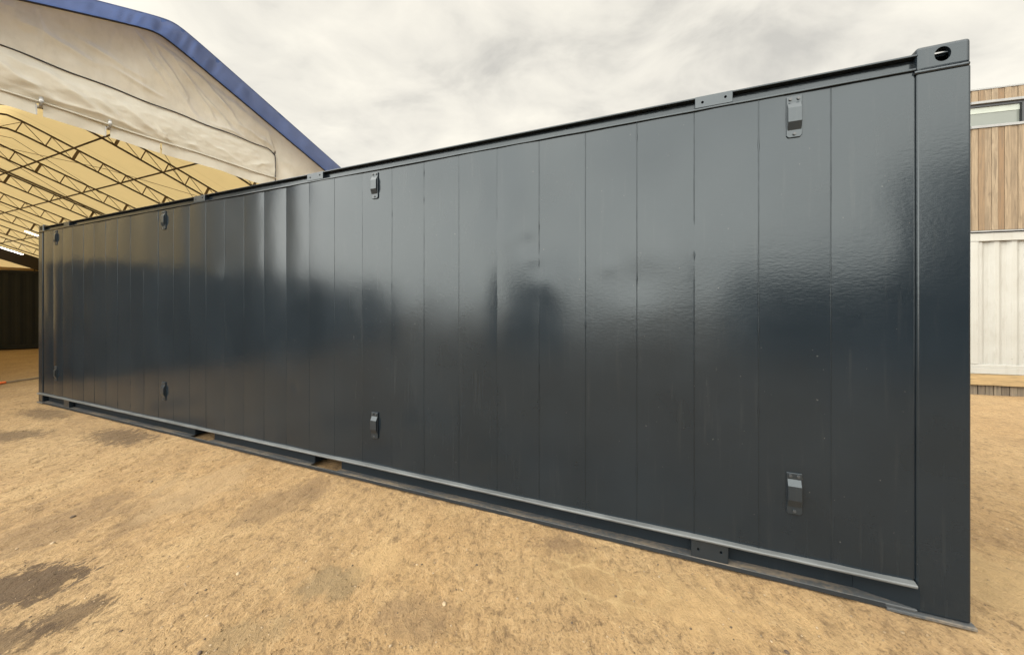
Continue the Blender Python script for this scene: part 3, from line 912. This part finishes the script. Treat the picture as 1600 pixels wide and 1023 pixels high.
    MB().tube([P(U0+0.05, D1+0.03, 0.0), P(U0+0.05, D1+0.03, 6.5)], 0.05, 8).build('door_post', M['steel'], t)
    MB().tube([P(U0+0.05, D0-0.03, 0.0), P(U0+0.05, D0-0.03, 6.5)], 0.05, 8).build('door_post', M['steel'], t)
    # lattice frames
    D = 0.47
    def frame(u, dark=False):
        vs_ = list(np.linspace(V0+0.35, V1-0.35, 53))
        top = [P(u, v, roof_z(v)-0.03) for v in vs_]
        bot = [P(u, v, roof_z(v)-0.03-D) for v in vs_[1:-1]]
        mb = MB(); mb.tube([P(u, V0+0.12, 0.0), P(u, V0+0.12, 4.9)] + top + [P(u, V1-0.12, 4.9), P(u, V1-0.12, 0.0)], 0.034, 6)
        o = mb.build('truss', M['steel'], t)
        m2 = MB(); m2.tube([P(u, V0+0.62, 0.0), P(u, V0+0.62, 4.7)] + bot + [P(u, V1-0.62, 4.7), P(u, V1-0.62, 0.0)], 0.034, 6)
        m2.build('bottom_chord', M['steel'], o)
        w = MB()
        n = 22
        vv_ = np.linspace(V0+0.8, V1-0.8, n)
        for i in range(n):
            v = vv_[i]
            tilt = -0.10 if v > VC else 0.10           # posts stand square to the slope
            wid = 0.085 if i % 4 == 1 else 0.032
            w.bar(P(u, v, roof_z(v)-0.05), P(u, v+tilt*1.5, roof_z(v+tilt*1.5)-0.03-D), 0.03, wid)
            if i < n-1:
                v2 = vv_[i+1]
                a_, b_ = (v, v2+tilt*1.5) if v > VC else (v2, v+tilt*1.5)
                w.bar(P(u, a_, roof_z(a_)-0.05), P(u, b_, roof_z(b_)-0.03-D), 0.018, 0.018)
        for z in np.arange(0.3, 4.6, 0.6):
            for va, vb in ((V0+0.12, V0+0.62), (V1-0.12, V1-0.62)):
                w.bar(P(u, va, z), P(u, vb, z+0.5), 0.025)
        w.build('web', M['web'], o)
    for u in frames: frame(u)
    # dark sheet put in as the shadow on the last frame
    q = [P(47.75, v, roof_z(v) - 0.02 - k*1.0) for v in np.linspace(V0, V1, 50) for k in (0, 1)]
    MB().grid(q, 50, 2).build('end_truss_shade', M['shade_sheet'], t)
    q = MB(); q.box(-(U1-0.05-U0), -(U1-0.15-U0), V0-VC, V1-VC, 4.25, 4.55); q.build('wall_rail', M['roof'], t)
    # dark strip put in as the shadow along the fourth frame
    q = [P(29.45 - 0.22 + 0.30*k, v, roof_z(v) + 0.03) for v in np.linspace(V0, V1, 60) for k in (0, 1)]
    MB().grid(q, 60, 2).build('frame_shadow_strip', M['web'], t)
    # purlins and bracing wires
    for v in (-0.65, 1.05, 3.86, 5.57, 7.6, -2.7):
        MB().tube([P(16.2, v, roof_z(v)-0.27), P(48.0, v, roof_z(v)-0.27)], 0.030, 6).build('purlin', M['steel'], t)
    for (ua, va, ub, vb) in ((16.2, 3.0, 22.6, 8.6), (19.35, 8.3, 26.05, 1.6), (16.2, 6.4, 19.35, 1.0), (26.05, 2.2, 29.5, 7.0), (33.1, 2.2, 37.0, 8.8), (22.6, 0.0, 26.05, 6.0)):
        MB().tube([P(ua, va, roof_z(va)-0.1), P((ua+ub)/2, (va+vb)/2, roof_z((va+vb)/2)-0.17), P(ub, vb, roof_z(vb)-0.1)], 0.010, 5).build('brace_wire', M['steel'], t)
    # strip lamps hung under the frames
    def lamp(px, py, u, ln, label):
        rx, ry, rz = (px-800)/FPX, 1.0, (478-py)/FPX
        c, s_ = math.cos(ROT), math.sin(ROT)
        ud = Vector((-c, -s_)); k = (u + Vector((RX, RY)).dot(ud))/(Vector((rx, ry)).dot(ud))
        o = thing('ceiling_light', label, 'light', (k*rx, k*ry, EYE + k*rz), ROT, 'strip lights under the hall roof')
        m1 = MB(); m1.box(-0.06, 0.06, -ln/2, ln/2, 0.0, 0.07); m1.build('housing', M['galv'], o)
        m2 = MB(); m2.box(-0.05, 0.05, -ln/2+0.03, ln/2-0.03, -0.05, 0.001); m2.build('diffuser', M['lamp'], o)
        for y_ in (-ln/2+0.2, ln/2-0.2):
            MB().tube([(0, y_, 0.07), (0, y_, 0.75)], 0.012, 5).build('hanger', M['steel'], o)
        o.rotation_euler = (rad(-21), 0, ROT)
    lamp(7, 388, 46.5, 1.9, 'long lit strip light at the far dark end of the hall')
    lamp(54, 366, 39.5, 0.9, 'lit strip light showing just beside the top left container corner')
build_hall()

# ------------------------------------------------------------------ timber clad building on a white container, right
def build_right():
    p0 = Vector((*gpt(1516.2, 615.2),)); p1 = Vector((*gpt(1600, 619.4),))
    d = (p1-p0).normalized(); ang = math.atan2(d.y, d.x)
    L_ = 9.0; DP = 2.6
    w = thing('white_container', 'weathered white corrugated container under the timber clad storey', 'container', (p0.x, p0.y, 0), ang)
    WP = M['white_paint']
    # local: x right along the face, y away, z up
    MB().box(0.0, 0.115, 0.0, 0.15, 0.535, 2.725).build('corner_post', WP, w, 0.008, 2)
    MB().box(L_-0.12, L_, 0.0, 0.15, 0.535, 2.725).build('corner_post', WP, w, 0.008, 2)
    MB().box(-0.02, L_, -0.004, 0.15, 2.727, 2.872).build('top_rail', WP, w, 0.006, 2)
    mb = MB(); mb.box(-0.06, L_, -0.012, 0.13, 0.372, 0.478); mb.box(-0.06, L_, 0.0, 0.13, 0.4785, 0.533)
    mb.build('bottom_rail', WP, w, 0.005, 2)
    prof = []; x = 0.115
    while x < L_-0.2:
        prof += [(x, 0.028), (x+0.06, 0.028), (x+0.118, 0.064), (x+0.178, 0.064)]; x += 0.236
    prof.append((L_-0.12, 0.028))
    q = []
    for (a, b) in prof: q += [(a, b, 0.53), (a, b, 2.73)]
    MB().grid(q, len(prof), 2, False).build('side_panel', WP, w)
    mb = MB(); mb.box(0.0, 0.03, 0.16, DP, 0.53, 2.86); mb.box(0, L_, DP-0.02, DP, 0.53, 2.86); mb.box(0.03, L_, 0.16, DP, 2.80, 2.83)
    mb.build('end_panel', WP, w)
    # deck it stands on
    dk = thing('timber_deck', 'low timber deck base with grey board skirt under the white container', 'deck', (p0.x, p0.y, 0), ang)
    MB().box(-0.1, L_, -0.035, 0.02, 0.172, 0.366).build('fascia', M['fascia'], dk, 0.004, 2)
    MB().box(-0.1, L_, 0.021, DP, 0.25, 0.366).build('deck_boards', M['fascia'], dk)
    mb = MB(); k = 0; x = -0.1
    while x < L_:
        mb.box(x+0.004, x+0.104, 0.02+0.004*(k % 2), 0.045, -0.02, 0.171); x += 0.108; k += 1
    mb.build('skirt', M['skirt'], dk, 0.003, 1)
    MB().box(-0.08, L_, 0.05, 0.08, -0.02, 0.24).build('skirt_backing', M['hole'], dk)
    # upper storey
    b = thing('timber_cabin', 'timber clad upper storey with a strip window above the white container', 'building', (p0.x, p0.y, 2.9), ang)
    z0 = 0.0
    H1, H2 = 1.825, 2.31                        # window band bottom and top above the cabin floor
    TOP = 2.505
    WL, WR = -0.0, 0.70                        # glazed bay seen in the picture, then the next bay
    mb = MB(); k = 0; x = 0.004
    r = random.Random(5)
    while x < L_:
        o_ = 0.003*r.random() + (0.006 if k % 2 else 0)
        mb.box(x+0.0015, x+0.087, -0.02-o_, 0.02, 0.015, H1); mb.box(x+0.0015, x+0.087, -0.02-o_, 0.02, H2, TOP)
        x += 0.0885; k += 1
    mb.build('cladding', M['cladding'], b, 0.002, 1)
    mb = MB(); mb.box(0.0, L_, 0.0205, 0.06, 0.0, H1); mb.box(0.0, L_, 0.0205, 0.06, H2, TOP)
    mb.box(0.0, 0.02, 0.061, DP, 0, TOP); mb.box(0.0, L_, DP-0.03, DP, 0, TOP); mb.box(0.021, L_, 0.061, DP-0.031, 0.0, 0.03)
    mb.build('wall', M['black_frame'], b)
    MB().box(-0.02, L_, -0.035, DP, TOP+0.001, TOP+0.032).build('roof_coping', M['grey_trim'], b, 0.004, 1)
    MB().box(-0.01, L_, -0.03, 0.02, -0.012, 0.010).build('base_trim', M['grey_trim'], b)
    fr = MB(); fr.box(-0.012, L_, -0.045, 0.05, H2-0.048, H2-0.003); fr.box(-0.012, L_, -0.045, 0.05, H1+0.003, H1+0.050)
    win = fr.build('window', M['grey_trim'], b, 0.003, 1)
    MB().box(-0.0, L_, -0.004, 0.05, H2-0.092, H2-0.049).build('window_head', M['black_frame'], win)
    xs_ = [WL, WR, WR+1.4, WR+2.8, WR+4.2, WR+5.6]
    for i in range(len(xs_)-1):
        MB().box(xs_[i+1]-0.02, xs_[i+1]+0.10, -0.02, 0.05, H1+0.051, H2-0.0925).build('mullion', M['black_frame'], win)
        a, c = xs_[i] + (0.10 if i else 0.0), xs_[i+1]-0.021
        MB().box(a, c, 0.028, 0.034, H1+0.051, H2-0.0925).build('pane', M['glass'], win)
        MB().box(a, c, 0.020, 0.027, H2-0.20, H2-0.0935).build('blind', M['blind'], win)
build_right()

# ------------------------------------------------------------------ things lying on the dirt
def build_pole():
    a = Vector((*gpt(-5, 601),)); c = Vector((*gpt(58, 592),))
    d = c - a; d2 = d.normalized()
    t = thing('pole', 'thin brown pole with an orange end lying on the dirt left of the container', 'pole', (a.x, a.y, 0.012), math.atan2(d.y, d.x))
    MB().tube([(0.12, 0, 0.012), (d.length+1.2, 0.0, 0.012)], 0.018, 8).build('shaft', M['web'], t)
    MB().tube([(-0.12, 0, 0.014), (0.12, 0, 0.014)], [0.03, 0.024], 10).build('end_grip', M['orange'], t)
build_pole()

def stone_mesh(mb, x, y, z, r, rs):
    bm = bmesh.new(); bmesh.ops.create_icosphere(bm, subdivisions=1, radius=1)
    sx, sy, sz = r*rs.uniform(0.7, 1.4), r*rs.uniform(0.7, 1.3), r*rs.uniform(0.4, 0.75)
    a = rs.uniform(0, 6.28); ca, sa = math.cos(a), math.sin(a); o = rs.uniform(0, 100)
    vs = []
    for v in bm.verts:
        k = 1 + 0.35*mnoise.noise(v.co*1.7 + Vector((o, 0, 0)))
        px_, py_ = v.co.x*sx*k, v.co.y*sy*k
        vs.append((x + px_*ca - py_*sa, y + px_*sa + py_*ca, z + v.co.z*sz*k))
    mb.add(vs, [tuple(v.index for v in f.verts) for f in bm.faces], True)
    bm.free()
def build_stones():
    rs = random.Random(3)
    pools = [MB(), MB(), MB()]
    for i in range(1700):
        py = 640 + 400*rs.random()**0.8
        px = rs.uniform(-60, 1660)
        x, y = gpt(px, py)
        # keep off the container's footprint
        c, s_ = math.cos(ROT), math.sin(ROT)
        lx = (x-RX)*c + (y-RY)*s_; ly = -(x-RX)*s_ + (y-RY)*c
        if ly > -0.05 and lx < 0.05: continue
        r_ = 0.0022 + 0.006*rs.random()**4
        stone_mesh(pools[0 if rs.random() < 0.6 else (1 if rs.random() < 0.6 else 2)], x, y, r_*0.1 + float(ground_z(np.array([x]), np.array([y]))[0]), r_, rs)
    for p, nm, m in zip(pools, ('loose_grit', 'loose_grit', 'loose_grit'), (M['stone'], M['stone_pale'], M['stone_dark'])):
        o = p.build(nm, m); o['kind'] = 'stuff'
    # crumbs of the same dirt, thick in some places and sparse in others
    r = np.random.default_rng(11)
    n = 90000
    d = 1.3*(8.5/1.3)**(r.random(n)); an = r.uniform(-0.98, 0.86, n)
    X, Y = d*np.tan(np.clip(an, -0.94, 0.86))*1.02, d
    c, s_ = math.cos(ROT), math.sin(ROT)
    ly = -(X-RX)*s_ + (Y-RY)*c; lx = (X-RX)*c + (Y-RY)*s_
    dens = 0.5 + 0.9*fbm2(X, Y*0.7, 0.9, 4, 91) + 0.5*fbm2(X, Y*0.7, 4.0, 2, 92)
    ok = (~((ly > -0.03) & (lx < 0.03))) & (r.random(n) < np.clip(dens, 0.03, 1))
    X, Y = X[ok], Y[ok]; n = len(X)
    R_ = (0.0016 + 0.0062*r.random(n)**5)*np.clip(Y/2.6, 0.8, 1.5)
    bm = bmesh.new(); bmesh.ops.create_icosphere(bm, subdivisions=1, radius=1)
    base = np.array([v.co[:] for v in bm.verts]); tri = np.array([[v.index for v in f.verts] for f in bm.faces]); bm.free()
    half = base[:, 2] > -0.5
    nv_ = len(base)
    ax = r.uniform(0.7, 1.5, (n, 1)); ay = r.uniform(0.7, 1.3, (n, 1)); az_ = r.uniform(0.35, 0.7, (n, 1)); th = r.uniform(0, 6.28, (n, 1))
    jit = 1 + 0.22*r.normal(size=(n, nv_))
    bx = base[None, :, 0]*ax*jit*R_[:, None]; by = base[None, :, 1]*ay*jit*R_[:, None]; bz = base[None, :, 2]*az_*jit*R_[:, None]
    co = np.stack([X[:, None] + bx*np.cos(th) - by*np.sin(th), Y[:, None] + bx*np.sin(th) + by*np.cos(th), bz + R_[:, None]*0.1 + ground_z(X, Y)[:, None]], -1)
    idx = (np.arange(n)[:, None, None]*nv_ + tri[None]).reshape(-1, 3).astype(np.int32)
    me = bpy.data.meshes.new('dirt_crumbs')
    me.vertices.add(n*nv_); me.vertices.foreach_set('co', co.reshape(-1).astype(np.float32))
    me.loops.add(idx.size); me.loops.foreach_set('vertex_index', idx.ravel())
    me.polygons.add(len(idx)); me.polygons.foreach_set('loop_start', (np.arange(len(idx))*3).astype(np.int32))
    me.update(calc_edges=True)
    # sink every crumb onto the uneven ground
    me.materials.append(M['ground'])
    o = bpy.data.objects.new('dirt_crumbs', me); C.objects.link(o); o['kind'] = 'stuff'
    spec = [(1410, 985, 0.012, 'stone', 'rounded tan stone on the dirt nearest the container corner foot'),
            (1229, 1016, 0.013, 'stone_dark', 'dark brown stone on the dirt at the bottom edge of the picture'),
            (1146, 952, 0.011, 'stone', 'flat tan stone on the dirt in front of the lower bracketed rail plate'),
            (372, 892, 0.016, 'stone_pale', 'whitish stone chip on the dirt at the left of the grey patch'),
            (694, 942, 0.017, 'stone_pale', 'pale crumbly stone on the dirt in the lower middle'),
            (114, 805, 0.018, 'stone_dark', 'dark stone on the dirt above the damp stain'),
            (82, 846, 0.016, 'stone_pale', 'pale flat stone on the dirt just above the damp stain'),
            (236, 751, 0.020, 'stone', 'tan stone on the dirt near the far left of the container'),
            (745, 881, 0.011, 'stone_dark', 'small dark stone on the dirt in the middle of the foreground'),
            (312, 1018, 0.018, 'stone_dark', 'dark brown clod at the bottom left edge of the picture')]
    for px, py, r_, m, lab in spec:
        mb = MB(); x, y = gpt(px, py)
        stone_mesh(mb, 0, 0, 0, r_, rs)
        o = mb.build('stone', M[m]); o.location = (x, y, r_*0.2 + float(ground_z(np.array([x]), np.array([y]))[0]))
        sd = o.modifiers.new('sub', 'SUBSURF'); sd.levels = 1; sd.render_levels = 1
        tag(o, lab, 'stone', 'loose stones on the dirt')
build_stones()
